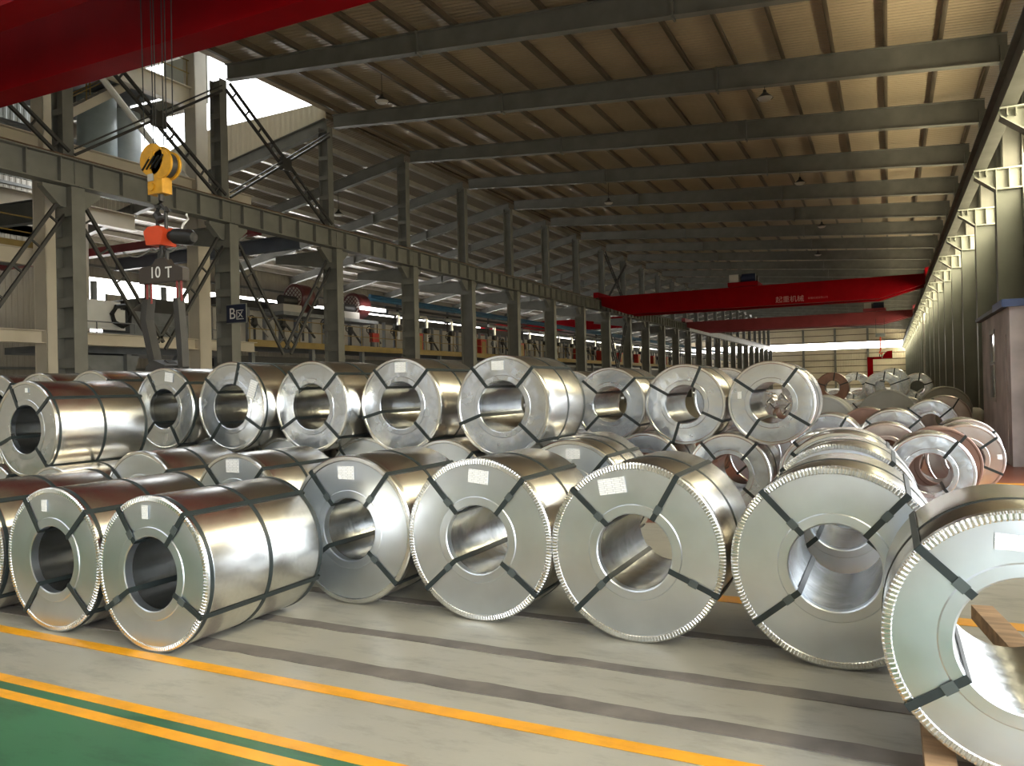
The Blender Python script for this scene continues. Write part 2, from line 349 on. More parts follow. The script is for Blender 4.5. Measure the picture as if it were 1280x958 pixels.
# ------------------------------------------------------------------ left crane runway: columns, girders, ladder braces
lr = thing('crane_runway', 'long grey steel crane runway on the row of columns along the production line', 'crane runway')
def hcol(z0, z1, dx, wy, t=.03):
    return MB().box(-dx/2, -dx/2+t, -wy/2, wy/2, z0, z1).box(dx/2-t, dx/2, -wy/2, wy/2, z0, z1).box(-dx/2+t, dx/2-t, -t/2, t/2, z0, z1)
cm = hcol(0, 7.78, .75, .42).prism([(-.37, 7.0), (.37, 7.0), (.37, 7.78), (-.37, 7.78)], -.2, -.17).prism([(.0, 7.78), (.9, 7.78), (.9, 7.68), (.37, 7.2), (.2, 7.2)], -.12, .12, 'yz').prism([(.0, 7.78), (-.9, 7.78), (-.9, 7.68), (-.37, 7.2), (-.2, 7.2)], -.12, .12, 'yz').mesh('column')
uc = hcol(8.62, 13.1, .5, .34).mesh('upper_column')
bt = MB().box(-.345, .345, -.21, -.17, -.14, .14).mesh('batten'); bt2 = MB().box(-.22, .22, -.17, -.13, -.09, .09).mesh('batten')
gm = MB().box(-.02, .02, -2.99, 2.99, 7.83, 8.58).box(-.22, .22, -2.99, 2.99, 7.80, 7.84).box(-.22, .22, -2.99, 2.99, 8.56, 8.60).mesh('girder')
sm = MB().box(.02, .17, -.015, .015, 7.84, 8.56).mesh('stiffener')
rl = MB().box(-.25, .25, -3, 3, 8.60, 8.625).box(-.05, .05, -3, 3, 8.625, 8.70).mesh('rail')
for i, y in enumerate(COLY):
    if y < 8: continue
    c = link('column', cm, STEEL, lr, (XL, y, 0)); u = link('upper_column', uc, STEEL, lr, (XL-.27, y, 0))
    if y < 34:
        for k in range(8): link('batten', bt, STEEL, c, (0, 0, .9+k*.9*.98))
        for k in range(5): link('batten', bt2, STEEL, u, (0, 0, 9.2+k*.85))
    g = link('girder', gm, STEEL, lr, (XL+.2, y+3, 0))
    if y < 90:
        for k in range(6): link('stiffener', sm, STEEL, g, (0, -2.5+k, 0))
    link('rail', rl, RAIL, lr, (XL+.2, y+3, 0))
def ladder(p, q, gap, n, w=.09, mt=STEELD, name='brace', par=None):
    p = Vector(p); q = Vector(q); d = (q-p).normalized(); a = Vector((1,0,0)).cross(d).normalized()*gap/2
    s = MB().bar(p+a, q+a, w, w, (1,0,0)).bar(p-a, q-a, w, w, (1,0,0))
    for k in range(n):
        c = p.lerp(q, (k+.5)/n); s.bar(c+a, c-a, w*.6, w*.6, (1,0,0))
    return ob(name, s, mt, par or lr)
def bay_bracing(y):
    ladder((XL, y+.2, 12.9), (XL, y+5.9, 8.75), .34, 9)
    ob('tie', MB().bar((XL+.12, y+.1, 8.8), (XL+.12, y+5.8, 12.6), .08, .08).bar((XL+.12, y+.1, 8.98), (XL+.12, y+5.8, 12.78), .05, .05), STEELD, lr)
    ob('gusset', MB().box(XL-.02, XL+.16, y+2.85, y+3.35, 10.5, 11.0), STEELD, lr)
    ladder((XL, y+.25, 7.3), (XL, y+3.0, 3.3), .42, 5); ladder((XL, y+5.75, 7.2), (XL, y+3.1, 3.3), .36, 5)
for y in (COLY[5], COLY[6], COLY[7]): bay_bracing(y)
bay_bracing(COLY[14])
# lit cross beams of the aisle seen under the runway, one per column
cb = MB().prism([(XL-.4, 7.75), (XL-3.2, 7.75), (XL-3.2, 7.45), (XL-2.4, 7.35), (XL-.4, 7.05)], -.015, .015).prism([(XL-3.2, 7.45), (XL-2.4, 7.35), (XL-.4, 7.05), (XL-.4, 7.02), (XL-2.4, 7.32), (XL-3.2, 7.42)], -.13, .13).box(XL-3.2, XL-.4, -.13, .13, 7.75, 7.78).mesh('cantilever')
for y in COLY[7:20]: link('cantilever', cb, STEEL, lr, (0, y, 0))
# hanging B-zone sign on the second column
sg = thing('zone_sign', 'navy blue zone sign with white lettering fixed to a grey column', 'sign', (XL+.35, 20.70, 4.5))
ob('board', MB().box(-.12, .78, -.03, 0, -.30, .33), NAVY, sg); ob('frame', MB().box(-.15, .81, 0, .02, -.33, .36), STEELR, sg)
text('B', .56, WHITE, sg, (.16, -.035, .0), (H90, 0, 0)); text('区', .40, WHITE, sg, (.52, -.035, -.06), (H90, 0, 0))

# ------------------------------------------------------------------ right runway and its columns
rr = thing('crane_runway', 'grey steel crane runway on bracketed columns close to the side wall', 'crane runway')
rc = MB().box(XR, XR+.03, -.22, .22, 0, 7.2).box(XR+.67, XR+.7, -.22, .22, 0, 7.2).box(XR+.03, XR+.67, -.015, .015, 0, 7.2).mesh('column')
ru = MB().box(XR+.2, XR+.23, -.17, .17, 7.8, 11.4).box(XR+.67, XR+.7, -.17, .17, 7.8, 11.4).box(XR+.23, XR+.67, -.015, .015, 7.8, 11.4).mesh('upper_column')
bk = MB().prism([(2.42, 7.8), (3.65, 7.8), (3.65, 7.2), (XR, 7.2), (2.42, 7.62)], -.02, .02).box(2.40, 3.66, -.2, .2, 7.76, 7.80).prism([(2.42, 7.62), (XR, 7.2), (XR, 7.16), (2.42, 7.58)], -.2, .2).box(XR, 3.66, -.2, .2, 7.16, 7.20).mesh('bracket')
rb = MB().box(-.012, .012, -.19, -.02, 7.2, 7.77).mesh('rib'); rb2 = MB().box(-.012, .012, -.19, -.02, 7.6, 7.77).mesh('rib')
gr = MB().box(2.56, 2.60, -2.99, 2.99, 7.86, 8.58).box(2.42, 2.74, -2.99, 2.99, 7.82, 7.86).box(2.42, 2.74, -2.99, 2.99, 8.56, 8.60).mesh('girder')
for y in COLY:
    link('column', rc, STEELR, rr, (0, y, 0)); link('upper_column', ru, STEEL, rr, (0, y, 0))
    b = link('bracket', bk, STEELB, rr, (0, y, 0))
    if y > 14:
        link('rib', rb2, STEELB, b, (2.55, 0, 0)); link('rib', rb2, STEELB, b, (2.72, 0, 0))
        for x in (2.97, 3.3, 3.62): link('rib', rb, STEELB, b, (x, 0, 0))
    link('girder', gr, STEEL, rr, (0, y+3, 0))
ob('rail', MB().box(2.53, 2.63, COLY[0], FAR_Y-1, 8.6, 8.68), RAIL, rr)

# white tube standing in for a bright slit of light, far down the side wall
tag(ob('light_slit', MB().tube([(2.82, 76, 0), (2.82, 76, 7.1), (2.95, 76, 7.5)], .09, 10), WHITE, smooth=True), 'white vertical tube standing in for a slit of light before the grey side columns', 'pipe')

# ------------------------------------------------------------------ bridge cranes
def girder_mesh(x0, x1, y0, y1, zb, zt, taper_l, taper_r, rise):
    poly = [(x0, zt), (x1, zt), (x1, zb+rise), (x1-taper_r, zb), (x0+taper_l, zb), (x0, zb+rise)]
    s = MB().prism(poly, y0, y1)
    s.box(x0, x1, y0-.05, y1+.05, zt, zt+.03)
    return s
def crane(label, y, gap, zb, zt, mt, trolley_x):
    t = thing('bridge_crane', label, 'crane', (0, y, 0))
    for k, dy in enumerate((-gap/2, gap/2)):
        ob('girder', girder_mesh(XL+.45, 2.4, dy-.28, dy+.28, zb, zt, 2.2, 2.9, (zt-zb)*.55), mt, t)
    for x in (XL+.22, 2.58):
        ec = ob('end_carriage', MB().box(x-.2, x+.2, -gap/2-1.0, gap/2+1.0, 8.78, 9.2), mt, t)
        for yy in (-gap/2-.6, gap/2+.6):
            ob('wheel', MB().tube([(x-.08, yy, 8.86), (x+.08, yy, 8.86)], .17, 16), STEELD, ec, smooth=True)
    tr = ob('trolley', MB().box(trolley_x-1.1, trolley_x+1.1, -gap/2-.3, gap/2+.3, zt+.08, zt+.4), mt, t)
    ob('motor', MB().box(trolley_x-1.0, trolley_x-.3, -gap/2-.2, -gap/2+.6, zt+.4, zt+1.0), PALEP, tr)
    ob('motor', MB().tube([(trolley_x-.1, -gap/2+.2, zt+.72), (trolley_x+.9, -gap/2+.2, zt+.72)], .34, 14), NAVY, tr, smooth=True)
    ob('hoist_drum', MB().tube([(trolley_x-.8, gap/4, zt+.75), (trolley_x+.9, gap/4, zt+.75)], .3, 14), STEELD, tr, smooth=True)
    return t
c1 = crane('near red double-girder bridge crane overhead carrying the yellow hook block', 9.08, 2.15, 8.0, 9.38, RED, -11.3)
c2 = crane('bright red bridge crane with white lettering spanning the middle of the hall', 62, 2.0, 7.35, 8.85, RED, -9.8)
text('起重机械', .50, mat('faded_white_print', (.42, .20, .20), .5, var=.1), c2, (-6.45, -1.30, 7.68), (H90, 0, 0))
text('起重机械有限公司', .17, mat('faded_red_print', (.36, .08, .08), .5, var=.1), c2, (-4.5, -1.30, 7.68), (H90, 0, 0))
c3 = crane('dull dark red bridge crane farther down, before the pale end wall', 92, 2.0, 7.5, 8.75, REDD, -1.2)

# ---- yellow hook block and the lifting tongs on the near crane
HX, HY = -11.0, 9.3
hk = thing('hook_block', 'yellow and black striped crane hook block on wire ropes', 'hook block', (HX, HY, 5.2))
ob('wire_rope', MB().tube([(-.38, 0, .75), (-.42, 0, 4.1)], .010, 6), ROPE, hk)
for dx in (-.16, -.1, .08, .15, .3): ob('wire_rope', MB().tube([(dx, 0, .7), (dx*1.1, 0, 4.1)], .010, 6), ROPE, hk)
for dy in (-.09, .09):
    ch = ob('cheek_plate', MB().lathe_y([(.01, -.02), (.27, -.02), (.27, .02), (.01, .02)], 28), YEL, hk, (-.10, dy, .46), smooth=True)
    ch2 = ob('cheek_plate', MB().lathe_y([(.01, -.02), (.24, -.02), (.24, .02), (.01, .02)], 28), YEL, hk, (.13, dy, .36), smooth=True)
    for k in range(4):
        ob('black_stripe', MB().bar((-.2+.1*k, -.026 if dy < 0 else .026, -.16), (.0+.1*k, -.026 if dy < 0 else .026, .04), .012, .05, (0, 1, 0)), BLACK, ch)
    ob('hub_cap', MB().tube([(0, -.05 if dy < 0 else .05, .08), (0, -.02 if dy < 0 else .02, .08)], .08, 16), YEL, ch, smooth=True)
ob('sheave', MB().tube([(-.10, -.06, .46), (-.10, .06, .46)], .24, 24), STEELD, hk, smooth=True)
ob('sheave', MB().tube([(.13, -.06, .36), (.13, .06, .36)], .21, 24), STEELD, hk, smooth=True)
ob('crosshead', MB().box(-.2, .14, -.1, .1, -.12, .24), YEL, hk)
ob('name_plate', MB().box(-.19, -.05, -.115, -.1, .10, .22), PALEP, hk)
ob('bolt_cap', MB().tube([(-.1, -.13, 0), (-.1, -.09, 0)], .07, 16), YEL, hk, smooth=True)
ob('hook', MB().tube([(0, 0, -.1), (0, 0, -.22), (-.1, 0, -.32), (-.12, 0, -.44), (-.04, 0, -.54), (.08, 0, -.52), (.13, 0, -.42), (.1, 0, -.34)], [.05, .05, .06, .07, .075, .06, .045, .02], 10), STEELD, hk, smooth=True)
ro = thing('rotating_hanger', 'orange hanger with a dark electric motor below the crane hook', 'lifting gear', (HX, HY, 4.4))
ob('shackle', MB().tube([(-.1, 0, -.0), (-.1, 0, .40), (0, 0, .5), (.1, 0, .40), (.1, 0, 0)], .03, 8), STEELD, ro, smooth=True)
ob('housing', MB().prism([(-.2, -.18), (.14, -.2), (.2, .02), (.08, .12), (-.16, .12), (-.26, .05)], -.16, .16), ORANGE, ro)
ob('motor', MB().tube([(.2, 0, -.04), (.32, 0, -.06), (.32, 0, -.06), (.66, 0, -.11), (.74, 0, -.12)], [.08, .09, .13, .13, .08], 16), BLACK, ro, smooth=True)
ob('cable', MB().tube([(.3, 0, .05), (.45, 0, .02), (.5, 0, .12), (.62, 0, .2), (.58, 0, .28)], .02, 6), WHITE, ro, smooth=True)
ob('swivel_link', MB().tube([(0, 0, -.18), (0, 0, -.3), (-.04, 0, -.42), (.03, 0, -.5)], .05, 10), STEELD, ro, smooth=True)
sp = thing('spreader_beam', 'dark ten ton spreader beam with white numerals hanging on the hook', 'lifting beam', (HX+.02, HY, 3.75))
ob('beam', MB().prism([(-.52, -.16), (.52, -.16), (.52, .04), (.40, .09), (.2, .12), (.1, .24), (-.1, .24), (-.2, .14), (-.46, .12), (-.52, .06)], -.07, .07), mat('dark_brown_steel', (.05, .04, .035), .5, var=.2), sp)
text('10', .27, WHITE, sp, (-.12, -.075, .0), (H90, 0, 0)); text('T', .27, WHITE, sp, (.2, -.075, -.02), (H90, 0, 0))
ob('eye', MB().tube([(-.09, 0, .2), (-.09, 0, .36), (0, 0, .42), (.09, 0, .36), (.09, 0, .2)], .035, 8), STEELD, sp, smooth=True)
for x in (-.36, .36):
    ob('chain', MB().tube([(x-.05, 0, -.12), (x-.05, 0, -.5)], .02, 6).tube([(x+.05, 0, -.12), (x+.05, 0, -.5)], .02, 6), mat('red_sling', (.22, .03, .03), .6, var=.1), sp)
tg = thing('lifting_tongs', 'dark steel C-shaped coil lifting tongs hanging from the spreader beam', 'lifting tongs', (HX, HY, 2.0))
ob('arm', MB().prism([(-.42, 1.32), (-.28, 1.32), (-.34, .98), (-.1, .1), (.1, .28), (.2, .22), (.0, -.02), (-.22, -.02), (-.48, .98)], -.08, .08), STEELD, tg)
ob('arm', MB().prism([(.3, 1.3), (.42, 1.3), (.48, .6), (.5, .15), (.3, .1), (.1, .3), (.02, .22), (.26, -.05), (.56, .02), (.6, .5)][0:4]+[(.4, .12), (.36, .6)], -.07, .07), STEELD, tg)
ob('claw', MB().prism([(-.2, -.02), (.2, -.02), (.3, .18), (.0, .28), (-.16, .16)], -.25, .25), STEELD, tg)

# ---- far hook with its red C-hook
fh = thing('hook_block', 'small dark hook block hanging from the far crane by thin ropes', 'hook block', (-.7, 90.5, 6.0))
for dx in (-.4, .4): ob('wire_rope', MB().tube([(dx, 0, .3), (dx, 0, 2.0)], .02, 6), ROPE, fh)
ob('block', MB().prism([(-.45, .1), (.45, .1), (.45, .45), (-.45, .45)], -.2, .2), GREYM, fh)
ob('shank', MB().tube([(0, 0, .1), (0, 0, -1.3), (-.12, 0, -1.6), (.05, 0, -1.75), (.2, 0, -1.55)], .07, 8), ORANGE, fh, smooth=True)
ch_ = thing('c_hook', 'red steel C-hook for coils hanging at the far end', 'lifting hook', (-.7, 90.5, 2.0))
ob('upper_arm', MB().box(-1.0, .1, -.15, .15, 1.75, 2.0), RED, ch_); ob('back', MB().box(-1.3, -.75, -.15, .15, 0, 2.0), RED, ch_); ob('lower_arm', MB().box(-1.3, .4, -.15, .15, -.3, 0), RED, ch_)
ob('eye', MB().tube([(-.1, 0, 1.95), (-.1, 0, 2.25), (0, 0, 2.35), (.1, 0, 2.25), (.1, 0, 1.95)], .05, 8), STEELD, ch_); ob('counterweight', MB().prism([(.1, 1.8), (1.1, 1.8), (1.1, 2.6), (.6, 2.55), (.25, 2.2)], -.35, .35), RED, ch_)

# ------------------------------------------------------------------ pendant lamps
def lamp(x, y, z, ztop, label):
    t = thing('pendant_lamp', label, 'lamp', (x, y, z), 'pendant lamps under the roof')
    ob('rod', MB().tube([(0, 0, .2), (0, 0, ztop-z)], .012, 6), STEELD, t)
    ob('housing', MB().tube([(0, 0, .22), (0, 0, .1)], [.05, .07], 12), STEELD, t)
    sh = MB(); n = 24
    sh.tube([(0, 0, .12), (0, 0, -.06)], [.08, .27], n, caps=False)
    ob('shade', sh, STEELD, t, smooth=True)
    ob('diffuser', MB().tube([(0, 0, -.05), (0, 0, -.13)], [.25, .16], n), PALEP, t, smooth=True)
lamp(-16.7, 24, 12.45, zr(-16.7)+.29, 'bell lamp on a long rod near the left columns, between the first rafters')
lamp(-3.5, 27, 11.15, 11.56, 'bell lamp at the front of the right-hand row, largest of that row')
lamp(-3.56, 39, 11.05, 11.56, 'second bell lamp from the front in the right-hand row')
lamp(-3.47, 51, 11.1, 11.56, 'third bell lamp from the front in the right-hand row')
lamp(-4.6, 63, 11.2, 11.65, 'fourth bell lamp from the front, just above the middle crane')
lamp(-14, 42, 12.0, zr(-14)+.29, 'bell lamp over the hall middle beneath the shaded roof')
lamp(-26.1, 33.3, 11.1, za(-26)+.29, 'bell lamp in the side aisle behind the ladder braces')

# ------------------------------------------------------------------ coils
CACHE = {}
def cached(key, fn):
    if key not in CACHE: CACHE[key] = fn()
    return CACHE[key]
def m_body(R, r, w, n): return MB().lathe_y([(R-.012, .0), (R-.004, .004), (R, .014), (R, w-.014), (R-.004, w-.004), (R-.012, w)], n).mesh('wrap', True, 50)
def m_back(R, r, w, n): return MB().lathe_y([(r, w-.002), (R-.01, w-.002)], n).mesh('back_cover', True)
def m_bore(r, w, n): return MB().lathe_y([(r, 0), (r, w*.25), (r, w*.5), (r, w*.75), (r, w)][::-1], n).mesh('bore', True)
def m_face(R, r, n): return MB().lathe_y([(r, -.003), (r+(R-r)*.35, -.006), (r+(R-r)*.7, -.006), (R*.935, -.003)][::-1], n).mesh('end_cover', True)
def m_iring(r, R, n): return MB().lathe_y([(r-.004, .05), (r-.004, -.006), (r+.004, -.011), (r+.055, -.010), (r+.062, -.004)][::-1], n).mesh('bore_ring', True, 30)
def m_ring(R, teeth, n):
    s = MB(); ri = R*.93; ro_ = R+.003
    if not teeth:
        s.lathe_y([(R+.003, .055), (R+.003, .002), (R-.006, -.008), (ri+.008, -.010), (ri, -.004)], n); return s.mesh('edge_ring', True, 30)
    N = teeth*4
    for k in range(N):
        t = 2*math.pi*k/N; hi = (k % 4) in (1, 2); y = -.0095 if hi else -.0055
        c, q = math.cos(t), math.sin(t)
        s.v += [(ri*c, -.003, ri*q), ((ri+.006)*c, y, (ri+.006)*q), ((R-.008)*c, y, (R-.008)*q), (ro_*c, .002 if not hi else -.002, ro_*q), (ro_*c, .055, ro_*q)]
    for k in range(N):
        a = k*5; b = ((k+1) % N)*5
        for i in range(4): s.f.append((a+i, a+i+1, b+i+1, b+i))
    return s.mesh('edge_ring')
def m_strap(R, r, w, wd=.036):
    s = MB(); h_ = wd/2; Ro = R+.005; ri = r-.005; yf = -.0145
    s.box(ri, Ro+.002, yf, yf+.0025, -h_, h_); s.box(Ro, Ro+.0025, yf, w+.008, -h_, h_); s.box(ri-.0025, ri, yf, w+.008, -h_, h_); s.box(ri, Ro, w+.005, w+.008, -h_, h_)
    return s.mesh('strap')
def m_band(R, wd=.032): return MB().lathe_y([(R+.0005, -wd/2), (R+.004, -wd/2), (R+.004, wd/2), (R+.0005, wd/2)], 72).mesh('band', True, 30)
LBL = MB().box(-.5, .5, -.0015, 0, -.5, .5).mesh('label_sheet'); CLIP = MB().box(-.028, .028, -.006, 0, -.023, .023).mesh('seal_clip')
def coil(X, Y, Z, R, r, w, label, straps=(48, 132, 222, 318), bands=(.5,), teeth=0, face=FACE, body=BODY, bore=BORE, lab=None, clip=False, n=96, group='galvanised steel coils stacked on the hall floor', roll=0, yaw=0):
    t = thing('steel_coil', label, 'steel coil', (X, Y, Z if Z is not None else R+.006), group)
    t.rotation_euler = (0, 0, math.radians(yaw))
    R = round(R, 3); r = round(r, 3); w = round(w, 3)
    link('wrap', cached(('b', R, w, n), lambda: m_body(R, r, w, n)), body, t)
    link('back_cover', cached(('k', R, r, w, n), lambda: m_back(R, r, w, n)), face, t)
    link('bore', cached(('o', r, w, n), lambda: m_bore(r, w, n)), bore, t)
    link('end_cover', cached(('f', R, r, n), lambda: m_face(R, r, n)), face, t)
    link('bore_ring', cached(('i', R, r, n), lambda: m_iring(r, R, n)), face, t)
    link('edge_ring', cached(('r', R, teeth, n), lambda: m_ring(R, teeth, n)), RING if face not in (PINKF, BROWNF, GREYW) else face, t)
    for a in straps:
        s = link('strap', cached(('s', R, r, w), lambda: m_strap(R, r, w)), STRAP, t, rot=(0, -math.radians(a), 0))
        if clip: link('seal_clip', CLIP, SEAL, s, (r+(R-r)*random.choice((.22, .5, .3)), -.0145, 0))
    for f_ in bands:
        link('band', cached(('n', R), lambda: m_band(R)), STRAP, t, (0, w*f_, 0))
    if lab:
        a, fr, sx, sz, tilt = lab; a = math.radians(a); rho = r+(R-r)*fr
        l = link('label_sheet', LBL, LABEL, t, (rho*math.cos(a), -.0125, rho*math.sin(a)), (0, math.radians(tilt), 0)); l.scale = (sx, 1, sz)
    return t
# front row on the floor
coil(-6.56, 3.62, None, .515, .245, 1.12, 'long coil at the left end of the front row, cut by the frame', teeth=150, bands=(.03, .5, .97))
coil(-5.48, 3.63, None, .516, .245, 1.12, 'long coil with a small label beside the front-left corner coil', (44, 125, 232, 318), (.03, .5, .97), 150, lab=(100, .55, .06, .085, 0))
coil(-4.41, 3.59, None, .512, .25, 1.12, 'long shiny coil standing forward on the yellow line, front left', (52, 126, 212, 332), (.03, .5, .97), 150, lab=(95, .6, .06, .09, 0), clip=True)
coil(-3.89, 5.02, None, .586, .253, 1.0, 'dented coil with a paper sheet, just behind the long shiny coil', (50, 130, 215, 318), (.5,), 0, lab=(92, .6, .16, .105, 0), clip=True)
coil(-2.72, 4.99, None, .587, .254, 1.0, 'middle coil of the front row with a slightly tilted white sheet', (50, 132, 222, 322), (.5,), 170, lab=(87, .62, .165, .10, 6), clip=True)
coil(-1.53, 4.96, None, .587, .256, 1.0, 'coil with a large label tilted the other way, right of the middle', (60, 137, 225, 336), (.5,), 170, lab=(108, .6, .19, .105, -9), clip=True)
coil(-.31, 4.93, None, .591, .260, 1.0, 'large wide-banded coil with a plain face and no label, front row', (48, 133, 219), (.5,), 170, clip=True)
coil(.49, 3.66, .539+.085, .539, .275, .9, 'nearest coil on timber bearers, cut by the right picture edge', (137, 214, 50, 305), (.4,), 156, lab=(100, .55, .10, .065, 3), clip=True)
# continuation of the row at the left, seen above the front coils
coil(-5.78, 5.68, None, .55, .25, 1.0, 'low coil with a white sheet behind the two long front-left coils', lab=(92, .6, .17, .13, 0))
coil(-7.13, 5.69, None, .55, .25, 1.0, 'low coil without a sheet between the raised long coil and the front coils', (40, 140, 220, 320))
coil(-8.15, 5.4, None, .47, .25, 1.1, 'low small coil mostly hidden beneath the raised long coil', (40, 140, 220, 320))
coil(-9.2, 5.4, None, .47, .25, 1.1, 'low small coil at the left edge beneath the raised long coil')
coil(-8.6, 5.42, 1.345, .535, .274, 1.15, 'raised long coil with three dark bands at the left edge', (40, 118, 200, 312), (.03, .5, .97), 0, FACEU, lab=(85, .62, .05, .05, 0))
# first tall stack: hidden lower tier and the upper tier
DK = dict(face=FACEU)
for i, x in enumerate((-12.51, -11.39, -10.27, -9.15, -8.03, -6.91, -5.79, -4.55)):
    yy = (7.2, 7.2, 7.2, 7.5, 7.5, 7.6, 7.8, 7.6)[i]
    coil(x, yy, None, .555, .27, 1.1, 'lower-tier coil of the first stack, %s from its left end' % ORD[i], face=FACE, n=72)
coil(-3.2, 8.15, None, .56, .27, 1.0, 'hidden lower coil under the shiny end coil of the first stack', n=72)
coil(-2.81, 7.06, None, .58, .26, 1.0, 'low coil with two bands showing between the middle front coils', (48, 132, 222, 318), (.35, .7), lab=(85, .6, .15, .1, 0))
coil(-11.95, 7.1, 1.5, .54, .27, 1.1, 'upper coil at the far left edge, only its brown top showing', **DK)
coil(-10.83, 7.0, 1.5, .54, .27, 1.1, 'upper coil peeping over the raised long coil, nearest the frame edge', **DK)
coil(-9.71, 7.0, 1.5, .54, .27, 1.1, 'upper coil peeping over the raised long coil, beside the first full face', **DK)
coil(-8.6, 7.25, 1.51, .537, .264, 1.1, 'upper coil with a grey sheet, right behind the raised long coil', (38, 122, 225, 300), (.03, .97), lab=(75, .6, .15, .12, 8), **DK)
coil(-7.47, 7.31, 1.53, .56, .285, 1.1, 'upper coil with a sheet stuck sideways on its face', (75, 140, 230, 330), (.03, .5), lab=(30, .5, .12, .22, 20), **DK)
coil(-6.35, 7.5, 1.51, .555, .285, 1.1, 'upper coil without any sheet, third full face in the upper tier', (45, 128, 210, 318), (.5,), **DK)
coil(-5.22, 7.75, 1.505, .565, .285, 1.1, 'upper coil with a faint sheet left of the shiny end coil', (47, 130, 195, 315), (.5,), lab=(88, .6, .16, .12, 0), **DK)
coil(-3.81, 7.62, 1.487, .561, .285, 1.1, 'shiny upper coil at the right end of the first stack', (48, 130, 200, 318), (.5, .97), lab=(95, .6, .15, .1, 0), **DK)
# second tall stack
for i, x in enumerate((-5.2, -4.1, -2.95, -1.86, -.76)):
    coil(x, (10.3, 10.3, 10.12, 10.1, 10.4)[i], None, .52, .255, 1.1, 'lower-tier coil of the second stack, %s from its left end' % ORD[i], (48, 130, 222, 318), face=FACEU)
coil(-3.53, 10.45, 1.425, .515, .25, 1.1, 'dim upper coil in the gap between the two stacks', (44, 140, 225, 325), **DK)
coil(-2.41, 10.16, 1.42, .526, .254, 1.1, 'bright upper coil of the second stack, left of its end coil', (66, 150, 252, 335), lab=None, **DK)
coil(-1.32, 10.08, 1.43, .520, .254, 1.1, 'bright end coil on top of the second stack', (53, 145, 235, 328), lab=(165, .5, .05, .09, 0), **DK)
coil(-4.7, 11.9, 1.42, .52, .254, 1.0, 'far upper coil glimpsed behind the gap of the two stacks', **DK)
coil(-2.45, 13.2, 1.42, .52, .254, 1.0, 'far upper coil glimpsed between the two bright upper coils', **DK)
for i, x in enumerate((-5.2, -4.1, -3.0, -1.9)):
    coil(x, 13.2 if x > -4.05 else 11.9, None, .52, .254, 1.0, 'hidden floor coil of the third row, %s from the left' % ORD[i], n=64)
# behind the plain-faced front coil
coil(-.36, 6.75, None, .588, .26, 1.0, 'first coil lined up behind the plain-faced front coil', (50, 140, 222, 318), (.6,), 170)
coil(-.44, 8.25, None, .588, .26, 1.0, 'second coil lined up behind the plain-faced front coil', (45, 140, 222, 318), (.5,), 0)
# right-hand pile
GR = 'loose coils beside the red floor lane'
coil(.44, 11.0, None, .50, .25, .75, 'bright coil with a wide open bore at the edge of the red floor', (52, 308, 200), (), 0, FACEU, group=GR)
coil(.60, 12.0, None, .505, .25, .6, 'coil coloured with brown reflections directly behind the bright open coil', (52, 308), (), 0, BROWNF, BROWNF, group=GR)
coil(.97, 13.0, None, .505, .25, .7, 'white-tagged coil coloured with copper reflections beside the red lane', (38, 130, 335), (), 0, PINKF, lab=(5, .7, .06, .07, 0), group=GR)
coil(1.08, 14.3, None, .51, .25, .8, 'coil coloured with copper reflections behind the tagged one beside the lane', (38, 130, 335), (), 0, PINKF, group=GR)
coil(-.06, 13.3, None, .505, .25, .7, 'coil coloured with pinkish reflections, showing only its crumpled upper rim', (40, 140), (), 0, PINKF, group=GR)
coil(.05, 15.5, None, .57, .26, 1.0, 'silver crumpled coil behind the pinkish rim', (42, 140, 220), (), 0, FACEU, group=GR)
coil(-.95, 14.4, None, .555, .26, 1.0, 'bluish coil low beside the bright end of the second stack', (60, 200), (), 0, FACEU, group=GR)
coil(-.42, 16.9, None, .56, .26, 1.0, 'coil coloured with brown reflections, tucked behind the silver crumpled one', (130, 60), (), 0, BROWNF, group=GR)
coil(.86, 20.6, None, .585, .26, 1.0, 'silver coil half hidden in front of the white sacks', (42, 140), (), 0, FACEU, group=GR)
coil(-.05, 21.7, None, .70, .26, 1.9, 'large matte grey wrapped coil in the middle of the loose pile', (), (.3, .6), 0, GREYW, GREYW, group=GR)
coil(-1.35, 18.2, None, .67, .26, 1.7, 'matte grey wrapped coil next to the bright end coil', (), (.4,), 0, GREYW, GREYW, group=GR)
coil(1.35, 23.6, None, .60, .26, 1.1, 'grey coil with a pale rim near the side columns', (60, 120), (), 0, PINKF, GREYW, group=GR)
coil(1.58, 27.5, None, .70, .26, 1.6, 'flat grey coil top near the foot of the side columns', (), (.5,), 0, GREYW, GREYW, group=GR)
coil(1.5, 34.4, None, .66, .26, 1.4, 'farthest grey coil along the side columns', (), (.5,), 0, GREYW, GREYW, group=GR)
for i, (x, y, mt) in enumerate(((-2.9, 29.0, FACEU), (-1.75, 28.8, BROWNF), (-1.08, 30.0, FACEU), (-.2, 28.0, FACEU), (.1, 30.6, FACEU), (.95, 32.5, FACEU))):
    coil(x, y, (1.42, 1.42, 1.42, 1.4, 1.49, 1.35)[i], (.53, .53, .53, .53, .58, .53)[i], .25, .95, ('upper far coil half hidden by the bright end coil', 'upper coil coloured with brown reflections in the far stack', 'silver upper coil beside the brown one in the far stack', 'upper far coil with crossing straps facing the hall', 'highest coil of the far stack below the red C-hook', 'upper far coil nearest the side columns')[i], (80, 20, 160, 260, 330)[:4], (), 0, mt, group='coils of the far stack', n=64)
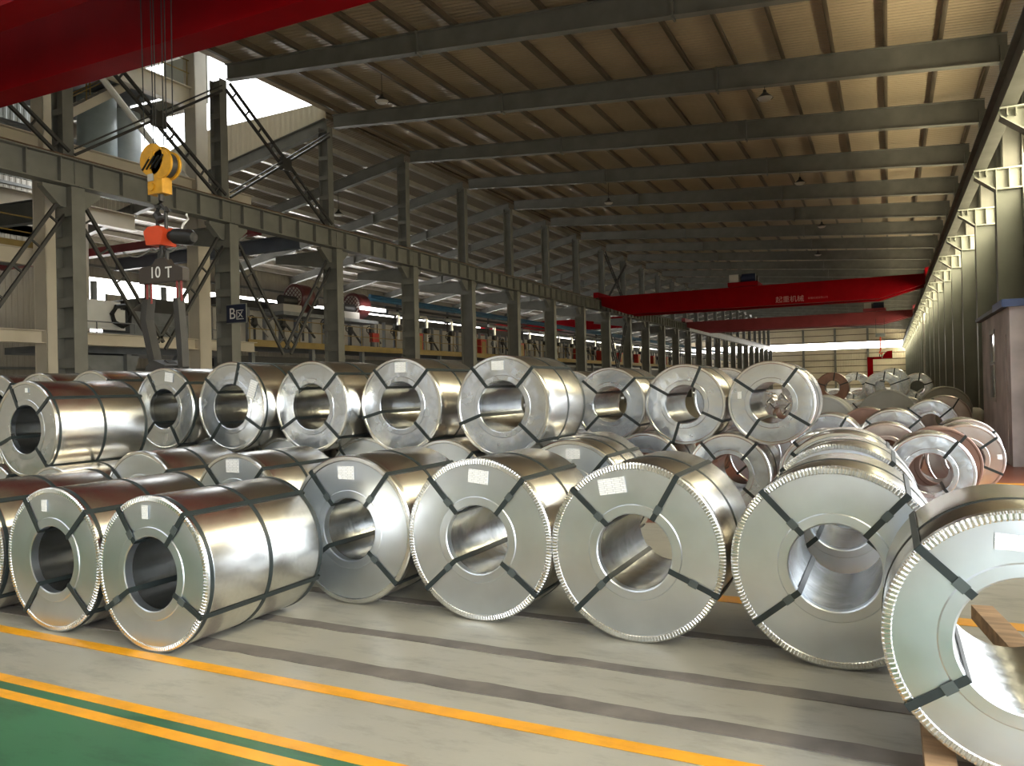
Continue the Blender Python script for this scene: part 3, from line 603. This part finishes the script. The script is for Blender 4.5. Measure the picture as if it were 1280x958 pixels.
for i, (x, y) in enumerate(((-3.5, 29), (-2.33, 28.9), (-1.2, 28.9), (-.75, 27.9), (.34, 28.0), (-.41, 30.5), (.61, 30.7), (1.7, 32.9), (.4, 32.9))):
    coil(x, y, None, .51, .25, .96, 'floor coil of the far stack, %s from its left end' % ORD[i], (48, 130, 222, 318), (), 0, FACEU, group='coils of the far stack', n=64)
# deeper rows along the hall, tops only
k = 0
for y in (36.5, 46):
    for x in (-7.5, -6.3, -5.1, -3.9, -2.7, -1.5, -.3):
        coil(x, y+.3*math.sin(x*3), None, .56, .25, 1.1, 'distant floor coil, %s of the %s far row' % (ORD[k % 7], 'nearer' if y < 40 else 'deeper'), (48, 130, 222, 318), (), 0, FACEU, group='distant coil rows', n=48); k += 1

# timber bearers under and behind the nearest coil
def timber(p, q, w, h, label):
    t = ob('timber_bearer', MB().bar(p, q, w, h), WOOD); tag(t, label, 'timber', 'timber bearers'); return t
timber((.16, 3.5, .055), (.16, 4.7, .055), .12, .10, 'timber bearer end poking out below the nearest coil')
timber((.82, 3.5, .055), (.82, 4.7, .055), .12, .10, 'timber bearer under the far side of the nearest coil')
timber((.2, 5.3, .055), (2.2, 5.3, .055), .12, .10, 'long timber lying crosswise behind the nearest coil')
timber((.62, 4.85, .20), (.50, 5.75, .20), .12, .09, 'short timber block laid over the crosswise timber')

# ------------------------------------------------------------------ booth and sacks at the side wall
bo = thing('booth', 'narrow plastered booth with a slim window beside the columns', 'booth', (2.05, 0, 0))
wallb = MB().box(0, .07, 17.2, 19.45, 0, 3.0).box(0, .07, 20.3, 21.9, 0, 3.0).box(0, .07, 19.45, 20.3, 0, 1.2).box(0, .07, 19.45, 20.3, 2.65, 3.0).box(0, .85, 17.13, 17.2, 0, 3.0).box(0, .85, 21.83, 21.9, 0, 3.0).box(.8, .87, 17.13, 21.9, 0, 3.0)
ob('wall', wallb, PLASTER, bo)
wi = ob('window', MB().box(-.01, .03, 19.40, 19.48, 1.15, 2.7).box(-.01, .03, 20.27, 20.35, 1.15, 2.7).box(-.01, .03, 19.4, 20.35, 1.15, 1.23).box(-.01, .03, 19.4, 20.35, 2.62, 2.7).box(-.01, .03, 19.4, 20.35, 1.95, 2.0), PALEP, bo)
ob('pane', MB().box(.02, .03, 19.48, 20.27, 1.23, 2.62), GLASSD, wi)
ob('door_panel', MB().box(-.015, .0, 17.6, 18.5, .05, 2.5), PLASTER, bo)
ob('roof', MB().box(-.12, .95, 17.0, 22.0, 3.0, 3.08), STEELD, bo); ob('roof_edge', MB().box(-.13, .96, 16.96, 17.02, 2.98, 3.12).box(-.14, -.12, 16.96, 18.4, 2.98, 3.12), mat('blue_sheet_edge', (.03, .06, .17), .4, var=.1), bo)
def sack(x, y, rx, ry, rz, label):
    s = MB(); rn = random.Random(label); n = 14; m_ = 8; b = 0
    for i in range(m_+1):
        ph = -H90+math.pi*i/m_
        for k2 in range(n):
            t = 2*math.pi*k2/n; w_ = 1+rn.uniform(-.09, .09); q = max(.02, math.cos(ph))**.55
            s.v.append((rx*q*math.cos(t)*w_, ry*q*math.sin(t)*w_, rz*(1+math.sin(ph)*(1+rn.uniform(-.06, .06)))))
    for i in range(m_):
        for k2 in range(n): s.f.append((i*n+k2, i*n+(k2+1) % n, (i+1)*n+(k2+1) % n, (i+1)*n+k2))
    s.f.append(tuple(range(n))[::-1]); s.f.append(tuple(m_*n+k2 for k2 in range(n)))
    tag(ob('sack', s, SACK, loc=(x, y, 0), smooth=True), label, 'sack', 'white sacks by the columns')
sack(2.5, 30.2, .38, .5, .33, 'nearest white sack at the foot of the side columns'); sack(2.45, 36.2, .4, .6, .42, 'second white sack at the foot of the side columns')
sack(2.55, 42.2, .4, .6, .38, 'third white sack at the foot of the side columns'); sack(2.5, 48.4, .4, .6, .4, 'farthest white sack at the foot of the side columns')

# ------------------------------------------------------------------ process tower in the open bay of the aisle (left)
tw = thing('process_tower', 'tall beige steel tower frame with girders behind the left crane runway', 'steel tower')
XT = -24.7
for (x, y) in ((XT, 16.4), (XT, 22.6), (-32, 16.4), (-32, 22.6), (XT, 10.2)):
    ob('column', MB().box(x-.3, x-.27, y-.3, y+.3, 0, 20).box(x+.27, x+.3, y-.3, y+.3, 0, 20).box(x-.27, x+.27, y-.02, y+.02, 0, 20).box(x-.3, x+.3, y-.29, y-.27, 0, 20), BEIGE, tw)
for z, x in ((10.0, XT), (10.0, -32), (3.85, XT)):
    ob('girder', MB().ibeam((x+.02, 8, z-.2), (x+.02, 25.5, z-.2), .75 if z > 5 else .42, .4), BEIGE, tw)
ob('girder', MB().ibeam((XT, 17.5, 13.4), (XT, 22.3, 13.4), .8, .35), BEIGE, tw)
for y in (16.4, 22.6): ob('girder', MB().ibeam((-32, y, 13.4), (XT, y, 13.4), .6, .3), BEIGE, tw)
ob('platform', MB().box(-31.7, XT-.2, 16.8, 22.4, 13.75, 13.82), GREYM, tw)
ob('platform', MB().box(-31.7, XT-.3, 9, 16, 10.25, 10.32), GREYM, tw)
for (a, b) in (((XT, 16.9, 14.9), (XT, 22.3, 14.9)), ((XT, 16.9, 14.4), (XT, 22.3, 14.4))): ob('handrail', MB().tube([a, b], .025, 6), YELR, tw)
for y in (17, 18.3, 19.6, 20.9, 22.2): ob('handrail_post', MB().tube([(XT, y, 13.8), (XT, y, 14.9)], .025, 6), YELR, tw)
ob('diagonal_brace', MB().tube([(XT-.1, 16.6, 14.6), (XT-.1, 20.6, 11.2)], .12, 10), WHITE, tw)
ob('diagonal_brace', MB().tube([(XT-.1, 20.6, 11.2), (XT-.1, 22.4, 10.1)], .1, 10), WHITE, tw)
ob('diagonal_brace', MB().tube([(-32, 16.6, 10.2), (-32, 22.4, 13.2)], .09, 8).tube([(-32, 22.4, 10.2), (-32, 16.6, 13.2)], .09, 8), GREYM, tw)
ob('vessel', MB().tube([(-27.6, 20.4, 10.2), (-27.6, 20.4, 13.3)], .7, 20), mat('pale_blue_tank', (.33, .40, .42), .4, var=.1), tw, smooth=True)
ob('vessel', MB().tube([(-28.2, 22.0, 10.2), (-28.2, 22.0, 13.3)], .7, 20), mat('grey_tank', (.36, .40, .41), .4, var=.1), tw, smooth=True)
for y in (17.5, 19.0, 20.6): ob('joist', MB().bar((-31.7, y, 13.6), (XT-.2, y, 13.6), .12, .25), GREYM, tw)
ob('girder', MB().ibeam((XT, 22.6, 15.6), (-32, 22.6, 15.6), .5, .3), BEIGE, tw)
ob('pipe_run', MB().tube([(-30, 12, 12.2), (-30, 24, 12.2)], .12, 10), GREYM, tw); ob('pipe_run', MB().tube([(-28, 10, 14.6), (-28, 23, 15.1)], .09, 10), PALEP, tw)
st = thing('staircase', 'beige steel stair flight with yellow handrails inside the tower', 'staircase', (-25.6, 0, 0))
A, B = (0, 17.4, 11.3), (0, 20.6, 13.75)
for dx in (-.45, .45): ob('stringer', MB().bar((dx, A[1], A[2]), (dx, B[1], B[2]), .06, .28), BEIGE, st)
for i in range(12):
    f_ = (i+.5)/12; ob('step', MB().box(-.42, .42, A[1]+(B[1]-A[1])*f_-.14, A[1]+(B[1]-A[1])*f_+.14, A[2]+(B[2]-A[2])*f_+.05, A[2]+(B[2]-A[2])*f_+.09), PALEP, st)
for dx in (-.45, .45):
    ob('handrail', MB().tube([(dx, A[1], A[2]+1.0), (dx, B[1], B[2]+1.0)], .025, 6).tube([(dx, A[1], A[2]+.55), (dx, B[1], B[2]+.55)], .02, 6), YELR, st)
    for i in range(5):
        f_ = i/4; ob('handrail_post', MB().tube([(dx, A[1]+(B[1]-A[1])*f_, A[2]+(B[2]-A[2])*f_), (dx, A[1]+(B[1]-A[1])*f_, A[2]+(B[2]-A[2])*f_+1.0)], .025, 6), YELR, st)
# side gallery at the far left with a yellow toe board
gl = thing('side_gallery', 'beige gallery with yellow toe board beside the first left column', 'gallery')
ob('deck', MB().box(-29, -25.3, 10, 18.0, 6.55, 6.62), GREYM, gl); ob('edge_beam', MB().ibeam((-25.25, 10, 6.3), (-25.25, 18.0, 6.3), .55, .2), BEIGE, gl)
ob('toe_board', MB().box(-25.3, -25.26, 10, 18, 6.6, 6.8), YELR, gl)
for z in (7.1, 7.6): ob('handrail', MB().tube([(-25.28, 10, z), (-25.28, 18, z)], .025, 6), YELR, gl)
for y in (12, 13.5, 15, 16.5, 18): ob('handrail_post', MB().tube([(-25.28, y, 6.6), (-25.28, y, 7.6)], .025, 6), YELR, gl)
tag(ob('cross_beam', MB().ibeam((-38, 17.5, 8.6), (-25, 17.5, 8.2), .8, .3), STEEL), 'grey cross beam above the side gallery at the far left', 'beam')
tag(ob('cross_beam', MB().ibeam((-34, 26.0, 8.1), (-22.5, 26.0, 8.1), .6, .3), mat('slate_blue_paint', (.10, .12, .15), .5, var=.1)), 'slate blue cross beam seen behind the orange hanger', 'beam')
tag(ob('truss', MB().bar((-31, 10, 4.0), (-31, 18, 4.0), .15, .15).bar((-31, 10, 2.6), (-31, 18, 2.6), .15, .15).bar((-31, 11, 4.6), (-31, 13.4, 2.6), .14, .14).bar((-31, 13.4, 2.6), (-31, 16, 4.6), .14, .14).bar((-31, 13.4, 2.6), (-31, 11.8, 1.6), .14, .14).bar((-31, 13.4, 2.6), (-31, 15, 1.6), .14, .14), STEELD), 'dark trussed frame low at the far left edge', 'frame')
ls = thing('landing', 'small pale landing with handrail at the far left wall', 'landing', (-33, 17.5, 0))
ob('deck', MB().box(-1, .6, -2, 1.5, 3.1, 3.2), YELR, ls); ob('casing', MB().box(-1, .55, -1.9, 1.5, 1.6, 3.1), PALEP, ls)
for z in (3.8, 4.5): ob('handrail', MB().tube([(.6, -2, z), (.6, 1.5, z)], .03, 6), GREYM, ls)
for y in (-2, -.8, .4, 1.5): ob('handrail_post', MB().tube([(.6, y, 3.2), (.6, y, 4.5)], .03, 6), GREYM, ls)
ob('stringer', MB().bar((.6, 1.4, 4.4), (.6, -2.5, 2.2), .1, .22), GREYM, ls)

# ------------------------------------------------------------------ entry machine between the first columns
em = thing('entry_machine', 'grey entry machine on a deck behind the hanging tongs', 'machine', (-27, 21.5, 0))
ob('deck', MB().box(-1.6, 1.2, -4.2, 3.6, 3.25, 3.5), GREYM, em)
for y in (-3.6, -1.2, 1.2, 3.2): ob('post', MB().box(.9, 1.1, y-.1, y+.1, 0, 3.25), GREYM, em)
ob('brace', MB().bar((1.0, -3.5, 3.2), (1.0, -1.4, 1.2), .2, .3), GREYM, em); ob('brace', MB().bar((1.0, 1.0, 3.2), (1.0, 3.0, 1.4), .2, .3), GREYM, em)
ob('hopper', MB().prism([(-3.0, 3.2), (-.6, 3.2), (-1.2, 1.6), (-2.4, 1.6)], -.6, .9, 'yz'), GREYM, em)
ob('casing', MB().box(-1.2, .4, -.6, 3.0, 3.9, 5.0), GREYM, em)
ob('hood', MB().prism([(-1.0, 5.0), (3.0, 5.0), (2.8, 5.45), (.2, 5.6), (-1.0, 5.35)], -1.2, .4, 'yz'), STEELD, em)
ob('control_panel', MB().box(.3, .4, -2.6, -.8, 4.2, 5.3), WHITE, em)
ob('lamp_ring', MB().tube([(.5, -1.0, 4.35), (.5, -1.35, 4.5), (.5, -1.45, 4.8), (.5, -1.25, 5.1), (.5, -.9, 5.15), (.5, -.65, 4.9), (.5, -.7, 4.5), (.5, -1.0, 4.35)], .09, 8), BLACK, em, smooth=True)
for z in (4.0, 4.4): ob('handrail', MB().tube([(1.2, -4.2, z), (1.2, 3.6, z)], .025, 6), GREYM, em)
for y in (-4.2, -2.6, -1, .6, 2.2, 3.6): ob('handrail_post', MB().tube([(1.2, y, 3.5), (1.2, y, 4.4)], .025, 6), GREYM, em)
for i, (y, z0, z1) in enumerate(((-1.6, 5.3, 6.1), (.8, 5.5, 6.4), (1.6, 5.5, 6.2), (2.4, 5.4, 6.3))): ob('pipe', MB().tube([(-.3, y, z0), (-.3, y, z1)], .12, 10), (GREYM, PALEP)[i % 2], em, smooth=True)
ob('roller', MB().tube([(-.2, 2.8, 2.3), (1.2, 2.8, 2.3)], .55, 20), STEELD, em, smooth=True)

# ------------------------------------------------------------------ blowers with latticed inlets
def blower(y, label):
    t = thing('blower', label, 'blower', (-26.2, y, 6.3))
    ob('casing', MB().lathe_y([(.35, -.45), (.62, -.45), (.70, -.38), (.70, .38), (.62, .45), (.35, .45)], 32), MAROON, t, smooth=True)
    ob('inlet_screen', MB().lathe_y([(.01, -.5), (.5, -.48), (.56, -.44)], 28), PALEP, t, smooth=True)
    s = MB()
    for k in range(-3, 4):
        o_ = k*.16; L_ = math.sqrt(max(.02, .55**2-o_**2)); c = math.cos(math.pi/4)
        s.bar(((o_-L_)*c, -.52, (o_+L_)*c), ((o_+L_)*c, -.52, (o_-L_)*c), .02, .04, (0, 1, 0)); s.bar(((o_-L_)*c, -.52, -(o_+L_)*c), ((o_+L_)*c, -.52, -(o_-L_)*c), .02, .04, (0, 1, 0))
    ob('lattice', s, MAROON, t)
    ob('motor', MB().tube([(.15, -1.5, -.2), (.15, -.5, -.2)], .24, 16), STEELD, t, smooth=True)
    ob('motor_box', MB().box(-.3, .5, -1.7, -.4, -.78, -.42), PALEP, t); ob('shaft_guard', MB().tube([(0, .45, -.1), (0, 1.2, -.1)], .22, 14), STEELD, t, smooth=True)
    ob('bearer', MB().box(-.5, .6, -1.8, 1.2, -.95, -.78), GREYM, t); ob('scroll', MB().box(-.5, .2, -.3, .3, -.85, -.2), MAROON, t)
blower(30.2, 'maroon blower with a white diamond lattice inlet, nearer of two'); blower(34.8, 'maroon blower without visible lattice, beside the third column')

# ------------------------------------------------------------------ process line along the aisle
pl = thing('process_line', 'long production line gallery with pale casing panels along the aisle', 'production line')
ob('gallery_deck', MB().box(-28.6, -25.0, 25.5, 160, 3.75, 3.85), GREYM, pl)
ob('toe_board', MB().box(-25.02, -24.96, 25.5, 160, 3.72, 4.02), YELR, pl)
for z in (4.5, 5.0): ob('handrail', MB().tube([(-25.0, 25.5, z), (-25.0, 70, z)], .022, 6), YELR, pl)
hp = MB().tube([(0, 0, 3.9), (0, 0, 5.0)], .022, 6).mesh('handrail_post'); dp = MB().box(-.1, .1, -.1, .1, 0, 3.72).mesh('deck_post')
y = 25.6
while y < 70: link('handrail_post', hp, YELR, pl, (-25.0, y, 0)); y += 1.6
y = 26
while y < 158: link('deck_post', dp, GREYM, pl, (-25.3, y, 0)); y += 4
pn = MB().box(-.05, .05, -.42, .42, 3.95, 5.55).mesh('casing_panel'); ps = MB().box(-.05, .12, -.06, .06, 3.9, 5.7).mesh('casing_stud')
y = 26.0; i = 0
while y < 130:
    link('casing_panel', pn, PALEP, pl, (-27.2, y, 0)); link('casing_stud', ps, GREYM, pl, (-27.15, y+.55, 0)); y += 1.1; i += 1
ob('lower_casing', MB().box(-28.4, -26.6, 25.5, 158, .3, 3.4), STEELD, pl)
ob('top_duct', MB().box(-28.2, -27.2, 26, 158, 5.75, 6.1), STEELD, pl)
ob('top_duct', MB().box(-28.0, -27.4, 37, 158, 6.3, 6.55), GREYM, pl)
for j, (x, z, rr_, mt) in enumerate(((-26.6, 6.9, .11, BLUEP), (-26.9, 7.15, .09, BLUEP), (-26.5, 6.55, .08, STEELD), (-26.8, 6.3, .12, GREYM))):
    tag(ob('pipe', MB().tube([(x, 36+j, z), (x, 158, z)], rr_, 10), mt, smooth=True), ('long blue pipe above the process line, lower of two', 'long blue pipe above the process line, upper of two', 'thin dark pipe along the process line', 'grey pipe along the top of the casing')[j], 'pipe', 'long pipes over the process line')
psm = MB().box(-27.25, -26.35, -.06, .06, 6.1, 6.18).box(-27.0, -26.4, -.06, .06, 6.72, 6.79).box(-27.05, -26.95, -.06, .06, 5.5, 7.06).mesh('pipe_support')
for y in COLY[9:26]: link('pipe_support', psm, STEELD, pl, (0, y+1, 0))
yy = 38.5; k = 0
vd = MB().tube([(0, -.9, 1.55), (0, -.1, 1.55), (0, 0, 1.45), (0, 0, .75)], .11, 10).mesh('duct', True); vb = MB().tube([(0, 0, .65), (0, 0, 0)], .08, 8).mesh('lower_pipe', True)
vv = MB().tube([(-.12, 0, .7), (.12, 0, .7)], .2, 12).mesh('valve', True)
while k < 18:
    t = thing('elbow_duct', 'bright elbow duct on the process line, %s from the near end' % ORD[k], 'duct', (-25.95, yy, 4.6), 'bright elbow ducts on the process line')
    link('duct', vd, CHROME, t); link('lower_pipe', vb, WHITE, t); link('valve', vv, STEELD, t); yy += 3.1; k += 1
yy = 39.4; k = 0
cbm = MB().box(-.25, .25, -.4, .4, 0, 1.15).mesh('cabinet_body'); cbd = MB().box(.25, .27, -.28, .28, .12, 1.0).mesh('cabinet_panel')
while k < 11:
    t = thing('fire_cabinet', 'red fire cabinet on the gallery, %s from the near end' % ORD[k], 'cabinet', (-25.35, yy, 3.86), 'red fire cabinets on the gallery')
    link('body', cbm, REDC, t); link('panel', cbd, YELR, t); yy += 8.2 if k == 0 else 6.2; k += 1
rn = random.Random(3); yy = 27.5; k = 0
wh = MB().lathe_y([(.16, -.02), (.2, -.02), (.2, .02), (.16, .02)], 16, True).box(-.17, .17, -.01, .01, -.02, .02).mesh('handwheel', True); vbod = MB().tube([(0, .0, -.9), (0, 0, -.3), (0, 0, -.2), (0, 0, .15)], [.06, .06, .17, .12], 10).mesh('valve_body', True); vst = MB().bar((0, .1, 0), (0, .9, -.7), .08, .08).mesh('strut')
while k < 40:
    lab_ = 'dark valve with handwheel on the gallery, %s from the near end' % ORD[k]
    t = thing('valve', lab_, 'valve', (-26.5+rn.uniform(-.1, .1), yy, 4.95+rn.uniform(-.1, .25)), 'dark valves on the gallery')
    link('valve_body', vbod, STEELD, t); link('handwheel', wh, STEELD, t, (0, -.18, .05)); link('strut', vst, STEELD if k % 3 else PALEP, t); yy += rn.uniform(1.5, 2.4); k += 1
sm_ = thing('signal_box', 'small red box on a frame beside the process line', 'box', (-26.2, 36.4, 4.3)); ob('box', MB().box(-.12, .12, -.28, .28, .1, .6), REDC, sm_); ob('stand', MB().bar((0, -.3, -.4), (0, -.3, 1.4), .04, .04).bar((0, .3, -.4), (0, .3, 1.4), .04, .04).bar((0, -.3, 1.4), (0, .3, 1.4), .04, .04), STEELD, sm_)
tag(ob('tube_lamp', MB().box(-25.3, -25.1, 33.9, 36.0, 6.0, 6.16), mat('lit_tube_lamp', (.8, .8, .8), .4, var=0, emit=(1, .98, .95), estr=1.2)), 'glowing tube lamp beside the blower', 'lamp')
# red crane of the side aisle far behind the columns
ac = thing('bridge_crane', 'red crane girder in the side aisle behind the left columns', 'crane', (0, 0, 0)); ob('girder', MB().box(XLW+.6, XL-1.5, 74, 74.6, 7.3, 8.4), RED, ac); ob('trolley', MB().box(-30, -28, 73.4, 75.2, 6.8, 7.3), MAROON, ac)
nc = thing('cable_crane', 'dark red crane girder with looped white cables below the left runway', 'crane', (0, 0, 0)); ob('girder', MB().box(XLW+.6, XL-1.0, 23.4, 23.8, 8.0, 8.35), REDD, nc)
lp = MB(); pts = []
for j in range(25): pts.append((-30+j*.3, 23.3, 7.95-.28*abs(math.sin(j*math.pi/6))))
ob('festoon_cable', lp.tube(pts, .03, 6), WHITE, nc, smooth=True)
